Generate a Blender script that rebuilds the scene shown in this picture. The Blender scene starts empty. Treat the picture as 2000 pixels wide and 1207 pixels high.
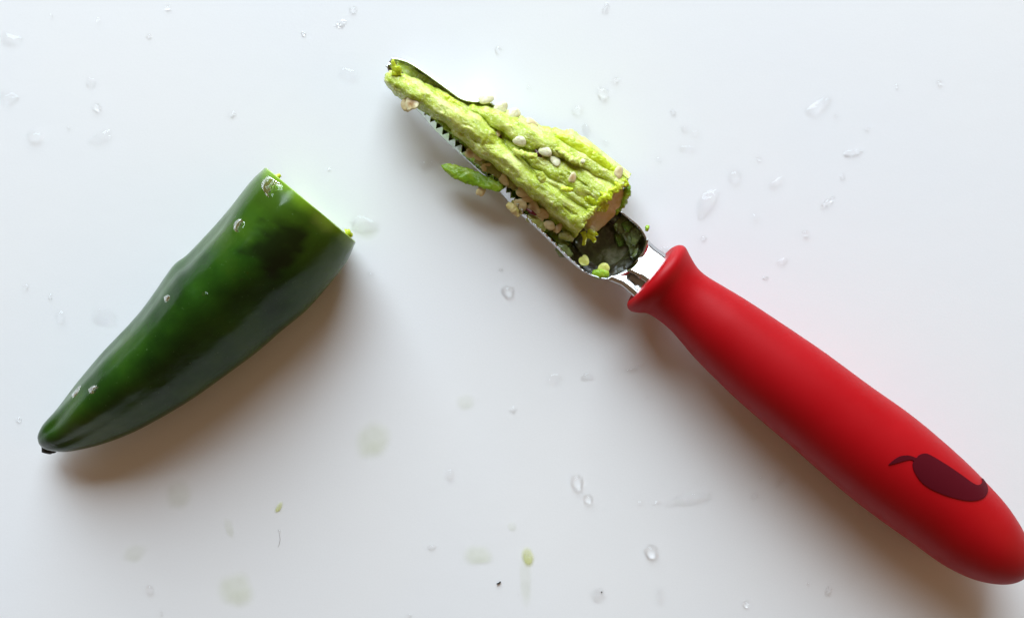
import bpy, bmesh, math, random
import numpy as np
from mathutils import Vector, Matrix, noise
from mathutils.bvhtree import BVHTree
from mathutils.geometry import delaunay_2d_cdt

random.seed(7)
sc = bpy.context.scene
COL = sc.collection
PI = math.pi

# ------------------------------------------------------------------ camera, light, exposure
S = 0.000131            # metres on the board per photograph pixel
LENS = 35.0
D = 1000 * S / (18.0 / LENS)     # camera height above the board
cam_d = bpy.data.cameras.new('camera'); cam = bpy.data.objects.new('camera', cam_d); COL.objects.link(cam)
cam.location = (0, 0, D); cam_d.lens = LENS; cam_d.sensor_width = 36; cam_d.clip_start = 0.01; cam_d.clip_end = 20
sc.camera = cam

w = bpy.data.worlds.new("World"); sc.world = w; w.use_nodes = True
bg = w.node_tree.nodes['Background']
bg.inputs['Color'].default_value = (1.0, 0.64, 0.38, 1); bg.inputs['Strength'].default_value = 0.19

def area(name, loc, target, sx, sy, power, color):
    l = bpy.data.lights.new(name, 'AREA'); l.shape = 'RECTANGLE'; l.size = sx; l.size_y = sy
    l.energy = power; l.color = color
    o = bpy.data.objects.new(name, l); COL.objects.link(o)
    o.location = loc
    o.rotation_euler = (Vector(target) - Vector(loc)).to_track_quat('-Z', 'Y').to_euler()
    return o
area('window_light', (-0.16, 1.45, 0.78), (0.0, 0.0, 0), 1.5, 1.25, 69, (0.775, 0.905, 1.0))
area('room_light', (1.7, -0.3, 0.7), (0.1, -0.05, 0), 1.0, 0.8, 2.5, (1.0, 0.58, 0.30))

sc.view_settings.view_transform = 'Standard'; sc.view_settings.look = 'None'
sc.cycles.blur_glossy = 0.0; sc.cycles.sample_clamp_indirect = 0.0
sc.view_settings.exposure = 0; sc.view_settings.gamma = 1

# ------------------------------------------------------------------ helpers
def Wp(px, py, z=0.0):
    """point of the place at height z (metres) above the board, from a photograph pixel"""
    f = (D - z) / D
    return Vector(((px - 1000) * S * f, (603.5 - py) * S * f, z))

def mesh(name, verts, faces, mat, smooth=True):
    me = bpy.data.meshes.new(name); me.from_pydata([tuple(v) for v in verts], [], faces); me.update()
    if mat: me.materials.append(mat)
    if smooth:
        for p in me.polygons: p.use_smooth = True
    return me

def link(name, me, parent=None, loc=None):
    o = bpy.data.objects.new(name, me); COL.objects.link(o)
    if parent: o.parent = parent
    if loc is not None: o.location = loc
    return o

def tag(o, label, cat, group=None, kind=None):
    o['label'] = label; o['category'] = cat
    if group: o['group'] = group
    if kind: o['kind'] = kind
    return o

def empty(name, loc):
    o = bpy.data.objects.new(name, None); COL.objects.link(o); o.location = loc; o.empty_display_size = 0.005
    return o

def part(name, verts, faces, mat, parent, base, smooth=True):
    me = mesh(name, [Vector(v) - base for v in verts], faces, mat, smooth)
    return link(name, me, parent)

def recalc(o):
    bm = bmesh.new(); bm.from_mesh(o.data); bmesh.ops.recalc_face_normals(bm, faces=bm.faces); bm.to_mesh(o.data); bm.free()

def spline(pts, n, dens=12):
    P = [Vector(p) for p in pts]; out = []
    for i in range(len(P) - 1):
        p0 = P[i - 1] if i else P[0] * 2 - P[1]; p1 = P[i]; p2 = P[i + 1]
        p3 = P[i + 2] if i + 2 < len(P) else P[-1] * 2 - P[-2]
        for k in range(dens):
            t = k / dens
            out.append(0.5 * ((2 * p1) + (p2 - p0) * t + (2 * p0 - 5 * p1 + 4 * p2 - p3) * t * t + (3 * p1 - p0 - 3 * p2 + p3) * t ** 3))
    out.append(P[-1])
    L = [0.0]
    for a, b in zip(out, out[1:]): L.append(L[-1] + (b - a).length)
    res = []; j = 0
    for i in range(n):
        d = L[-1] * i / (n - 1)
        while j < len(L) - 2 and L[j + 1] < d: j += 1
        seg = L[j + 1] - L[j]; t = (d - L[j]) / seg if seg > 1e-12 else 0
        res.append(out[j].lerp(out[j + 1], min(1, max(0, t))))
    return res

def lerp_tab(tab, x):
    if x <= tab[0][0]: return tab[0][1]
    for (a, va), (b, vb) in zip(tab, tab[1:]):
        if x <= b:
            t = (x - a) / (b - a) if b > a else 0
            return va + (vb - va) * t
    return tab[-1][1]

def sm(a, b, x):
    t = min(1, max(0, (x - a) / (b - a))); return t * t * (3 - 2 * t)

def rings_mesh(rings, cap0=False, cap1=False):
    n = len(rings[0]); verts = [v for r in rings for v in r]; faces = []
    for i in range(len(rings) - 1):
        for j in range(n):
            k = (j + 1) % n
            faces.append((i * n + j, i * n + k, (i + 1) * n + k, (i + 1) * n + j))
    if cap0:
        c = sum(rings[0], Vector()) / n; verts.append(c); ci = len(verts) - 1
        for j in range(n): faces.append(((j + 1) % n, j, ci))
    if cap1:
        c = sum(rings[-1], Vector()) / n; verts.append(c); ci = len(verts) - 1; b = (len(rings) - 1) * n
        for j in range(n): faces.append((b + j, b + (j + 1) % n, ci))
    return verts, faces

def bvh_of(*objs):
    V = []; F = []
    for o in objs:
        m = o.matrix_world if not o.parent else Matrix.Translation(o.parent.location) @ o.matrix_basis
        b = len(V); V += [m @ v.co for v in o.data.vertices]; F += [[b + i for i in p.vertices] for p in o.data.polygons]
    return BVHTree.FromPolygons(V, F)

def drop_on(bvh, px, py):
    """where the line of sight at this pixel meets a surface: point, outward normal"""
    o = Vector((0, 0, D)); d = (Wp(px, py) - o).normalized()
    h = bvh.ray_cast(o, d)
    if h[0] is None: return None
    nrm = h[1] if h[1].dot(d) < 0 else -h[1]
    return h[0], nrm

# ------------------------------------------------------------------ materials
def new_mat(name):
    m = bpy.data.materials.new(name); m.use_nodes = True
    nt = m.node_tree; return m, nt, nt.nodes['Principled BSDF']

def N(nt, typ, **kw):
    n = nt.nodes.new(typ)
    for k, v in kw.items():
        if k in n.inputs: n.inputs[k].default_value = v
        else: setattr(n, k, v)
    return n

def coords(nt, kind='Object', scale=(1, 1, 1)):
    tc = N(nt, 'ShaderNodeTexCoord'); mp = N(nt, 'ShaderNodeMapping'); mp.inputs['Scale'].default_value = scale
    nt.links.new(tc.outputs[kind], mp.inputs['Vector']); return mp.outputs['Vector']

def noise_tex(nt, vec, scale, detail=3, rough=0.5):
    n = N(nt, 'ShaderNodeTexNoise'); n.inputs['Scale'].default_value = scale; n.inputs['Detail'].default_value = detail
    n.inputs['Roughness'].default_value = rough; nt.links.new(vec, n.inputs['Vector']); return n.outputs['Fac']

def ramp(nt, fac, stops):
    r = N(nt, 'ShaderNodeValToRGB'); e = r.color_ramp.elements
    while len(e) < len(stops): e.new(0.5)
    for el, (p, c) in zip(e, stops): el.position = p; el.color = (*c, 1) if len(c) == 3 else c
    nt.links.new(fac, r.inputs['Fac']); return r.outputs['Color']

def bump(nt, b, h, strength, dist, prev=None):
    n = N(nt, 'ShaderNodeBump'); n.inputs['Strength'].default_value = strength; n.inputs['Distance'].default_value = dist
    nt.links.new(h, n.inputs['Height'])
    if prev: nt.links.new(prev, n.inputs['Normal'])
    nt.links.new(n.outputs['Normal'], b.inputs['Normal']); return n.outputs['Normal']

def mixc(nt, fac, a, b, mode='MIX'):
    m = N(nt, 'ShaderNodeMix', data_type='RGBA', blend_type=mode)
    for sock, v in ((m.inputs['Factor'], fac), (m.inputs['A'] if False else m.inputs[6], a), (m.inputs[7], b)):
        if hasattr(v, 'links'): nt.links.new(v, sock)
        elif isinstance(v, (int, float)): sock.default_value = v
        else: sock.default_value = (*v, 1)
    return m.outputs[2]

def mat_board():
    m, nt, b = new_mat('white_plastic'); v = coords(nt)
    big = noise_tex(nt, v, 9, 3); c = ramp(nt, big, [(0.3, (0.80, 0.815, 0.84)), (0.7, (0.835, 0.835, 0.835))])
    fine = noise_tex(nt, v, 2600, 2); c2 = mixc(nt, 0.05, c, ramp(nt, fine, [(0.3, (0.5, 0.5, 0.5)), (0.7, (1, 1, 1))]), 'MULTIPLY')
    nt.links.new(c2, b.inputs['Base Color'])
    b.inputs['Roughness'].default_value = 0.33; b.inputs['Specular IOR Level'].default_value = 0.4
    n1 = bump(nt, b, noise_tex(nt, v, 1400, 3), 0.06, 0.0002)
    bump(nt, b, noise_tex(nt, v, 120, 2), 0.06, 0.0006, n1)
    return m

def mat_skin():
    m, nt, b = new_mat('pepper_skin'); v = coords(nt)
    blot = noise_tex(nt, coords(nt, 'Object', (1, 1, 1)), 60, 4, 0.55)
    base = ramp(nt, blot, [(0.30, (0.006, 0.030, 0.003)), (0.5, (0.016, 0.060, 0.004)), (0.75, (0.040, 0.090, 0.005))])
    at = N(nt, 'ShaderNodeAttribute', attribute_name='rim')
    base = mixc(nt, at.outputs['Fac'], base, (0.16, 0.30, 0.015))  # light coming through the thin flesh near the cut, put into the colour
    fl = noise_tex(nt, v, 1500, 3, 0.7)
    base = mixc(nt, ramp(nt, fl, [(0.67, (0, 0, 0)), (0.74, (0.7, 0.7, 0.7))]), base, (0.13, 0.22, 0.08))
    pt = N(nt, 'ShaderNodeAttribute', attribute_name='pigment')
    base = mixc(nt, pt.outputs['Fac'], base, (0.006, 0.010, 0.003))
    nt.links.new(base, b.inputs['Base Color'])
    r = ramp(nt, noise_tex(nt, v, 160, 4, 0.65), [(0.35, (0.13,) * 3), (0.7, (0.27,) * 3)])
    nt.links.new(r, b.inputs['Roughness'])
    b.inputs['Specular IOR Level'].default_value = 0.26
    n1 = bump(nt, b, noise_tex(nt, v, 900, 3), 0.10, 0.0002)
    bump(nt, b, noise_tex(nt, v, 130, 3), 0.25, 0.0008, n1)
    return m

def mat_flesh(name, lo, mid, hi, scale=300, gran=2200, rough=0.33, sss=0.35, dist=0.0005, spec=0.5, grain=None, pale=None, sscale=0.0012):
    m, nt, b = new_mat(name); v = coords(nt)
    mr = N(nt, 'ShaderNodeMapping'); mr.inputs['Rotation'].default_value = (0, 0, math.radians(38.3)); nt.links.new(v, mr.inputs['Vector'])
    ms = N(nt, 'ShaderNodeMapping'); ms.inputs['Scale'].default_value = (0.3, 1, 1); nt.links.new(mr.outputs['Vector'], ms.inputs['Vector'])
    vf = ms.outputs['Vector']
    c = ramp(nt, noise_tex(nt, vf, scale, 4, 0.6), [(0.30, lo), (0.5, mid), (0.70, hi)])
    if pale:
        pa = N(nt, 'ShaderNodeAttribute', attribute_name='pale'); c = mixc(nt, pa.outputs['Fac'], c, pale)
    if grain:
        g = ramp(nt, noise_tex(nt, v, 1500, 4, 0.7), [(0.52, (0, 0, 0)), (0.70, (0.85,) * 3)])
        c = mixc(nt, g, c, grain)
        g2 = ramp(nt, noise_tex(nt, vf, 700, 4, 0.7), [(0.28, (0.25,) * 3), (0.40, (0, 0, 0))])
        c = mixc(nt, g2, c, tuple(x * 0.72 for x in lo))
    nt.links.new(c, b.inputs['Base Color'])
    b.inputs['Roughness'].default_value = rough; b.inputs['Specular IOR Level'].default_value = spec
    b.inputs['Subsurface Weight'].default_value = sss
    b.inputs['Subsurface Radius'].default_value = (1.0, 1.0, 0.3); b.inputs['Subsurface Scale'].default_value = sscale
    n1 = bump(nt, b, noise_tex(nt, v, gran, 3, 0.65), 0.40, dist)
    bump(nt, b, noise_tex(nt, v, gran / 4, 3, 0.6), 0.20, dist * 2, n1)
    return m

def mat_red():
    m, nt, b = new_mat('red_silicone'); v = coords(nt)
    c = ramp(nt, noise_tex(nt, v, 60, 3), [(0.3, (0.36, 0.0014, 0.0045)), (0.7, (0.39, 0.0018, 0.0055))])
    nt.links.new(c, b.inputs['Base Color']); nt.links.new(ramp(nt, noise_tex(nt, v, 55, 5, 0.65), [(0.35, (0.43,) * 3), (0.65, (0.54,) * 3)]), b.inputs['Roughness'])
    b.inputs['Specular IOR Level'].default_value = 0.2
    bump(nt, b, noise_tex(nt, v, 3500, 2), 0.12, 0.0001)
    return m

def mat_simple(name, col, rough=0.5, metal=0.0, spec=0.5, bs=None, bstr=0.2, bd=0.0003):
    m, nt, b = new_mat(name); b.inputs['Base Color'].default_value = (*col, 1)
    b.inputs['Roughness'].default_value = rough; b.inputs['Metallic'].default_value = metal
    b.inputs['Specular IOR Level'].default_value = spec
    if bs: bump(nt, b, noise_tex(nt, coords(nt), bs, 3), bstr, bd)
    return m

def mat_steel():
    m, nt, b = new_mat('steel'); v = coords(nt, 'Object', (1, 1, 1))
    b.inputs['Metallic'].default_value = 1; b.inputs['Base Color'].default_value = (0.62, 0.63, 0.64, 1)
    nt.links.new(ramp(nt, noise_tex(nt, v, 500, 4), [(0.35, (0.07,) * 3), (0.7, (0.24,) * 3)]), b.inputs['Roughness'])
    bump(nt, b, noise_tex(nt, v, 220, 2), 0.12, 0.0006)
    return m

def mat_water(name, tint=(1, 1, 1), rough=0.0, clear=0.42):
    m, nt, b = new_mat(name); b.inputs['Base Color'].default_value = (*tint, 1)
    b.inputs['Roughness'].default_value = rough; b.inputs['Transmission Weight'].default_value = 1
    b.inputs['IOR'].default_value = 1.33
    tr = N(nt, 'ShaderNodeBsdfTransparent'); mx = N(nt, 'ShaderNodeMixShader'); mx.inputs['Fac'].default_value = clear
    nt.links.new(b.outputs[0], mx.inputs[1]); nt.links.new(tr.outputs[0], mx.inputs[2])
    nt.links.new(mx.outputs[0], nt.nodes['Material Output'].inputs['Surface'])
    return m

def mat_film(name, col, strength):
    """thin juice film: the thicker it stands the more it colours what lies under it"""
    m, nt, b = new_mat(name)
    b.inputs['Base Color'].default_value = (*col, 1); b.inputs['Roughness'].default_value = 0.25
    tr = N(nt, 'ShaderNodeBsdfTransparent'); mx = N(nt, 'ShaderNodeMixShader')
    at = N(nt, 'ShaderNodeAttribute', attribute_name='film')
    nz = noise_tex(nt, coords(nt), 250, 4)
    mu = N(nt, 'ShaderNodeMath', operation='MULTIPLY'); nt.links.new(at.outputs['Fac'], mu.inputs[0])
    nt.links.new(ramp(nt, nz, [(0.25, (strength * 0.55,) * 3), (0.75, (strength,) * 3)]), mu.inputs[1])
    nt.links.new(mu.outputs[0], mx.inputs['Fac']); nt.links.new(tr.outputs[0], mx.inputs[1]); nt.links.new(b.outputs[0], mx.inputs[2])
    nt.links.new(mx.outputs[0], nt.nodes['Material Output'].inputs['Surface'])
    return m

def mat_seed(name, lo, hi, spot=None):
    m, nt, b = new_mat(name); v = coords(nt)
    c = ramp(nt, noise_tex(nt, v, 1.6, 3), [(0.3, lo), (0.7, hi)])
    if spot:
        g = N(nt, 'ShaderNodeTexGradient', gradient_type='SPHERICAL'); nt.links.new(v, g.inputs['Vector'])
        c = mixc(nt, ramp(nt, g.outputs['Fac'], [(0.2, (0, 0, 0)), (0.75, (0.85,) * 3)]), c, spot)
    nt.links.new(c, b.inputs['Base Color']); b.inputs['Roughness'].default_value = 0.32
    b.inputs['Subsurface Weight'].default_value = 0.25; b.inputs['Subsurface Scale'].default_value = 0.0006
    b.inputs['Subsurface Radius'].default_value = (1, 0.8, 0.4)
    bump(nt, b, noise_tex(nt, v, 4, 3), 0.15, 0.15)
    return m

M_BOARD = mat_board(); M_SKIN = mat_skin(); M_RED = mat_red(); M_STEEL = mat_steel()
M_FLESH = mat_flesh('pepper_flesh', (0.20, 0.36, 0.03), (0.30, 0.46, 0.05), (0.42, 0.56, 0.10))
M_PITH = mat_flesh('pith', (0.34, 0.45, 0.020), (0.50, 0.60, 0.055), (0.68, 0.74, 0.18), 330, 2600, 0.26, 0.6, 0.0007, 0.5, grain=(0.82, 0.87, 0.48), pale=(0.74, 0.80, 0.28), sscale=0.0014)
M_PITH2 = mat_flesh('pale_pith', (0.44, 0.56, 0.04), (0.60, 0.70, 0.10), (0.80, 0.84, 0.36), 330, grain=(0.86, 0.88, 0.58))
M_OLIVE = mat_flesh('olive_membrane', (0.22, 0.24, 0.05), (0.34, 0.35, 0.09), (0.46, 0.44, 0.16), 400, 1500, 0.3)
M_MEMB = mat_flesh('yellow_membrane', (0.42, 0.54, 0.008), (0.54, 0.64, 0.02), (0.64, 0.72, 0.08), 260, 1500, 0.22)
M_SHRED = mat_flesh('green_shred', (0.16, 0.32, 0.010), (0.27, 0.46, 0.02), (0.42, 0.56, 0.06), 500, 1800, 0.2)
M_CUT = mat_flesh('cut_pith', (0.42, 0.40, 0.08), (0.56, 0.46, 0.18), (0.64, 0.52, 0.28), 420, 2000, 0.35)
def mat_jelly(name, col):
    m, nt, b = new_mat(name); v = coords(nt)
    nt.links.new(ramp(nt, noise_tex(nt, v, 450, 4), [(0.3, tuple(x * 0.45 for x in col)), (0.7, col)]), b.inputs['Base Color'])
    b.inputs['Transmission Weight'].default_value = 0.55; b.inputs['IOR'].default_value = 1.36; b.inputs['Roughness'].default_value = 0.12
    bump(nt, b, noise_tex(nt, v, 600, 3), 0.4, 0.0006)
    return m
M_PULP = mat_jelly('wet_pulp', (0.34, 0.42, 0.14))
M_EMB = mat_simple('dark_red_inlay', (0.075, 0.001, 0.006), 0.6, 0, 0.12, 3500, 0.1, 0.0001)
M_NUB = mat_simple('dried_tip', (0.012, 0.012, 0.008), 0.6, 0, 0.4, 1500, 0.5, 0.0003)
M_DARK = mat_simple('black_crumb', (0.006, 0.006, 0.008), 0.6)
M_HUSK = mat_simple('brown_husk', (0.07, 0.018, 0.010), 0.35)
M_WATER = mat_water('water'); M_MILKY = mat_water('cloudy_water', (0.985, 0.99, 0.97), 0.12)
M_JUICE = mat_film('green_juice', (0.64, 0.70, 0.40), 0.30)
M_JUICEY = mat_film('yellow_juice', (0.66, 0.70, 0.22), 0.8)
M_JUICEP = mat_film('pale_juice', (0.64, 0.68, 0.46), 0.2)
M_PULP2 = mat_jelly('green_pulp', (0.22, 0.40, 0.06))
def mat_pool():
    m, nt, b = new_mat('pooled_juice'); v = coords(nt)
    nt.links.new(ramp(nt, noise_tex(nt, v, 170, 5, 0.65), [(0.34, (0.018, 0.026, 0.006)), (0.5, (0.055, 0.065, 0.022)), (0.68, (0.20, 0.21, 0.14))]), b.inputs['Base Color'])
    b.inputs['Roughness'].default_value = 0.07; b.inputs['Specular IOR Level'].default_value = 0.7
    bump(nt, b, noise_tex(nt, v, 330, 3), 0.7, 0.0014)
    return m
M_POOL = mat_pool()
SEED_CREAM = mat_seed('seed_cream', (0.60, 0.48, 0.22), (0.74, 0.64, 0.38))
SEED_WHITE = mat_seed('seed_white', (0.62, 0.60, 0.32), (0.82, 0.80, 0.58))
SEED_TAN = mat_seed('seed_tan', (0.55, 0.40, 0.18), (0.68, 0.54, 0.30))
SEED_BROWN = mat_seed('seed_brown', (0.72, 0.66, 0.36), (0.80, 0.74, 0.46), (0.36, 0.15, 0.03))
SEED_YEL = mat_seed('seed_yellow', (0.56, 0.60, 0.08), (0.74, 0.74, 0.24))

# ------------------------------------------------------------------ the board
def build_board():
    X, Y, T, R = 0.34, 0.25, 0.012, 0.02
    ring = []
    for cx, cy, a0 in ((X - R, Y - R, 0), (-X + R, Y - R, PI / 2), (-X + R, -Y + R, PI), (X - R, -Y + R, 1.5 * PI)):
        for k in range(9):
            a = a0 + k * PI / 16; ring.append((cx, cy, math.cos(a) * R, math.sin(a) * R))
    rings = []
    for inset, z in ((0.0, -T), (0.0, -0.003), (0.0009, -0.0009), (0.003, 0.0)):
        rings.append([Vector((cx + dx * (1 - inset / R), cy + dy * (1 - inset / R), z)) for cx, cy, dx, dy in ring])
    v, f = rings_mesh(rings)
    n = len(ring); f.append(tuple(range(n - 1, -1, -1))); f.append(tuple(range(3 * n, 4 * n)))
    o = link('cutting_board', mesh('cutting_board', v, f, M_BOARD, False))
    o['kind'] = 'structure'; o['label'] = 'white plastic cutting board wet with scattered water drops'
    return o
build_board()

# ------------------------------------------------------------------ halved green pepper
def build_pepper():
    n, m = 110, 56
    left = spline([(80, 868), (76, 850), (88, 826), (110, 800), (150, 746), (200, 686), (250, 634), (276, 604), (302, 568), (335, 520), (362, 499), (400, 460), (440, 415), (470, 378), (492, 352), (517, 328)], n)
    right = spline([(80, 868), (90, 877), (112, 881), (139, 881), (184, 871), (234, 851), (284, 826), (358, 782), (428, 732), (487, 687), (537, 644), (587, 602), (631, 556), (671, 509), (691, 471)], n)
    base = Wp(400, 620); root = empty('green_pepper', base)
    tag(root, 'dark green pepper with its top cut off, tip pointing to lower left', 'pepper')
    zt = [(0, 0.0062), (0.12, 0.0083), (0.3, 0.0111), (0.5, 0.0125), (1, 0.0130)]
    def section(i, shrink=0.0, back=0.0):
        t = i / (n - 1); zc = lerp_tab(zt, t)
        A = Wp(*left[i][:2], zc) if len(left[i]) > 2 else Wp(left[i][0], left[i][1], zc)
        B = Wp(right[i][0], right[i][1], zc)
        c = (A + B) / 2; h = (A - B) / 2; r = max(h.length, 1e-6); hn = h / r; ax = Vector((-hn.y, hn.x, 0))
        if ax.dot(Vector((0.736, 0.677, 0))) < 0: ax = -ax
        out = []
        rr = max(r - shrink, 1e-5)
        for j in range(m):
            a = 2 * PI * j / m; ca, sa = math.cos(a), math.sin(a)
            # three blunt lobes, one of them a ridge along the top
            lobe = 0.12 * math.cos(3 * (a - 1.54)) * sm(0.04, 0.22, t) * (1 - 0.6 * sm(0.75, 1, t))
            ca, sa = ca * (1 + lobe), sa * (1 + lobe)
            p = c + hn * (rr * ca) + Vector((0, 0, 1)) * (rr * 0.98 * sa) + ax * (0.05 * rr * sa * sm(0.85, 1, t)) - ax * back
            q = p * 1.0
            d = noise.noise(q * 60) * 0.0007 + noise.noise(q * 190) * 0.00016
            k = 1 - min(1, abs(ca)) ** 3 * 0.8
            rad = (hn * ca + Vector((0, 0, 1)) * sa)
            furrow = -0.0006 * math.exp(-((a - 1.15) / 0.22) ** 2) - 0.0005 * math.exp(-((a - 2.1) / 0.2) ** 2)
            p = p + rad * ((d + furrow) * k * sm(0.0, 0.12, t) * (1 if not shrink else 0.5))
            if p.z < 0.0001: p.z = 0.0001
            out.append(p)
        return out
    rings = [section(i) for i in range(1, n)]
    v, f = rings_mesh(rings, cap0=True)
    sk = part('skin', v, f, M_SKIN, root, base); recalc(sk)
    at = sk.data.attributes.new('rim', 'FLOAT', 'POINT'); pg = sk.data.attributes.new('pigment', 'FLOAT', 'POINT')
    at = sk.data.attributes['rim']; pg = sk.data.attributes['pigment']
    tot = n - 1
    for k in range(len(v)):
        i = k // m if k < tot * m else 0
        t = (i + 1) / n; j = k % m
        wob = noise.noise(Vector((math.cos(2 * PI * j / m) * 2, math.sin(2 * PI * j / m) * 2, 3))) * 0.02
        at.data[k].value = 0.85 * sm(0.955 + wob, 1.0, t) + 0.22 * sm(0.80, 0.98, t)  # painted translucent glow, strongest at the cut edge and fading towards the tip
        a = 360 * j / m; q = v[k]
        rr = math.hypot((a - 103) / 24, (t - 0.87) / 0.075) + 0.55 * noise.noise(q * 260) + 0.3 * noise.noise(q * 800)
        pg.data[k].value = 0.8 * (1 - sm(0.55, 1.15, rr))          # the dark mottled blotch near the cut
    last = section(n - 1)
    inner = [last]
    inner.append(section(n - 1, 0.00035, -0.0002)); inner.append(section(n - 1, 0.0024, -0.0001)); inner.append(section(n - 1, 0.0029, 0.0004))
    for i in range(n - 3, n - 62, -4): inner.append(section(i, 0.0030))
    v, f = rings_mesh(inner, cap1=True)
    fl = part('flesh', v, f, M_FLESH, root, base)
    # blossom scar at the tip
    vv = []; ff = []
    for (px, py, r, z) in ((92, 876, 0.0013, 0.0048), (99, 879, 0.0010, 0.0046), (104, 880, 0.0007, 0.0046)):
        b0 = len(vv); c = Wp(px, py, z)
        bm = bmesh.new(); bmesh.ops.create_icosphere(bm, subdivisions=2, radius=r)
        bm.verts.index_update()
        for q in bm.verts: vv.append(c + q.co * (1 + 0.35 * noise.noise((c + q.co) * 1500)))
        for q in bm.faces: ff.append(tuple(b0 + x.index for x in q.verts))
        bm.free()
    part('blossom_scar', vv, ff, M_NUB, root, base)
    # pith shreds at the cut
    for (px, py, L, ang, r, z) in ((679, 455, 0.0012, 0.35, 0.0007, 0.0150), (684, 459, 0.0010, -0.1, 0.0005, 0.0145), (541, 346, 0.0014, 0.5, 0.0005, 0.013)):
        c = Wp(px, py, z); pts = []
        rr = []
        for i in range(7):
            t = i / 6; ctr = c + Vector((math.cos(ang), math.sin(ang), 0.1 * t)) * (L * t - 0.0004)
            rad = r * (1.15 - 0.5 * t) * (1 + 0.4 * noise.noise(ctr * 2500))
            rr.append([ctr + Vector((-math.sin(ang), math.cos(ang), 0)) * (math.cos(q * PI / 4) * rad * 1.3) + Vector((0, 0, 1)) * (math.sin(q * PI / 4) * rad) for q in range(8)])
        v, f = rings_mesh(rr, True, True); part('pith_shred', v, f, M_MEMB, root, base)
    return root, sk
PEPPER, SKIN = build_pepper()

# ------------------------------------------------------------------ corer: handle, emblem, blade
def patch(name, outline, bvh, mat, parent, base, height, edge, step, sink, dome=None, smoothn=80):
    """closed outline (pixels) laid on a surface, standing 'height' proud with a rounded edge"""
    cl = spline(list(outline) + [outline[0]], smoothn)[:-1]
    cl = [Vector((p[0], p[1])) for p in cl]
    xs = [p.x for p in cl]; ys = [p.y for p in cl]
    pts = list(cl); nb = len(cl)
    def inside(x, y):
        c = False
        for i in range(nb):
            a, b = cl[i], cl[(i + 1) % nb]
            if (a.y > y) != (b.y > y) and x < (b.x - a.x) * (y - a.y) / (b.y - a.y) + a.x: c = not c
        return c
    def dist(x, y):
        return min((Vector((x, y)) - q).length for q in cl)
    x = min(xs)
    while x < max(xs):
        y = min(ys)
        while y < max(ys):
            if inside(x, y) and dist(x, y) > step * 0.55: pts.append(Vector((x + random.uniform(-.1, .1) * step, y + random.uniform(-.1, .1) * step)))
            y += step
        x += step
    r = delaunay_2d_cdt(pts, [(i, (i + 1) % nb) for i in range(nb)], [], 1, 1e-4)
    V = []; ok = []; low = []
    for k, p in enumerate(r[0]):
        h = drop_on(bvh, p.x, p.y)
        if h is None: V.append(Vector((0, 0, 0))); low.append(None); ok.append(False); continue
        dd = dist(p.x, p.y); e = min(1, dd / edge) if edge > 0 else 1
        hh = height * math.sqrt(max(0, 1 - (1 - e) ** 2)) if edge > 0 else height
        if dome: hh *= 1 + dome * noise.noise(h[0] * 1000)
        V.append(h[0] + h[1] * hh); low.append(h[0] - h[1] * sink); ok.append(True)
    F = [tuple(q) for q in r[2] if all(ok[i] for i in q)]
    cntE = {}
    for q in F:
        for a, b in zip(q, q[1:] + q[:1]): cntE[(a, b)] = 1
    for (a, b) in list(cntE):
        if (b, a) not in cntE:
            V += [V[a].copy(), V[b].copy(), low[a], low[b]]; n4 = len(V)
            F.append((n4 - 3, n4 - 4, n4 - 2, n4 - 1))
    used = sorted({i for q in F for i in q}); idx = {k: i for i, k in enumerate(used)}
    o = part(name, [V[k] for k in used], [tuple(idx[i] for i in q) for q in F], mat, parent, base)
    return o

CB = Wp(1640, 850); CORER = empty('pepper_corer', CB)
tag(CORER, 'pepper corer with red handle and serrated steel scoop holding the pith', 'corer')

def build_handle():
    n, m = 240, 120
    up = spline([(1307, 493), (1313, 484), (1325, 479), (1336, 482), (1345, 497), (1358, 519), (1376, 537), (1415, 561), (1455, 585), (1525, 631), (1606, 686), (1693, 750), (1768, 803), (1826, 850), (1884, 902), (1924, 943), (1954, 976), (1977, 1008), (1992, 1034), (2001, 1056), (2007, 1078), (2008, 1094)], n)
    lo = spline([(1234, 583), (1227, 590), (1226, 600), (1233, 608), (1248, 611), (1266, 613), (1290, 628), (1316, 651), (1362, 704), (1432, 773), (1490, 824), (1548, 873), (1606, 924), (1664, 973), (1722, 1017), (1780, 1058), (1838, 1100), (1884, 1124), (1919, 1135), (1954, 1139), (1982, 1134), (2000, 1120), (2008, 1094)], n)
    zt = [(0, 0.0118), (0.6, 0.0135), (1, 0.0132)]
    rings = []
    for i in range(n - 1):
        t = i / (n - 1); zc = lerp_tab(zt, t)
        A = Wp(up[i][0], up[i][1], zc); B = Wp(lo[i][0], lo[i][1], zc); c = (A + B) / 2; h = (A - B) / 2; r = h.length
        rings.append([c + h * math.cos(2 * PI * j / m) + Vector((0, 0, min(r, 0.0134) * math.sin(2 * PI * j / m))) for j in range(m)])
    v, f = rings_mesh(rings, True, True)
    h = part('handle', v, f, M_RED, CORER, CB); recalc(h)
    return h
HANDLE = build_handle()
HB = bvh_of(HANDLE)

EMB = [(1735, 907), (1745, 898), (1757, 891), (1770, 889), (1781, 891), (1789, 894), (1794, 889), (1801, 886), (1809, 886), (1820, 891), (1840, 903), (1860, 916), (1880, 930), (1895, 941), (1906, 947), (1914, 946), (1918, 941), (1917, 934), (1924, 943), (1928, 955), (1926, 965), (1918, 973), (1905, 977), (1888, 977), (1868, 973), (1845, 966), (1820, 955), (1803, 944), (1791, 930), (1784, 917), (1782, 906), (1784, 900), (1777, 897), (1767, 899), (1756, 902), (1745, 905)]
emb = patch('emblem', EMB, HB, M_EMB, HANDLE, CB, 0.00026, 0, 4.0, 0.0004, smoothn=200)

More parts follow.
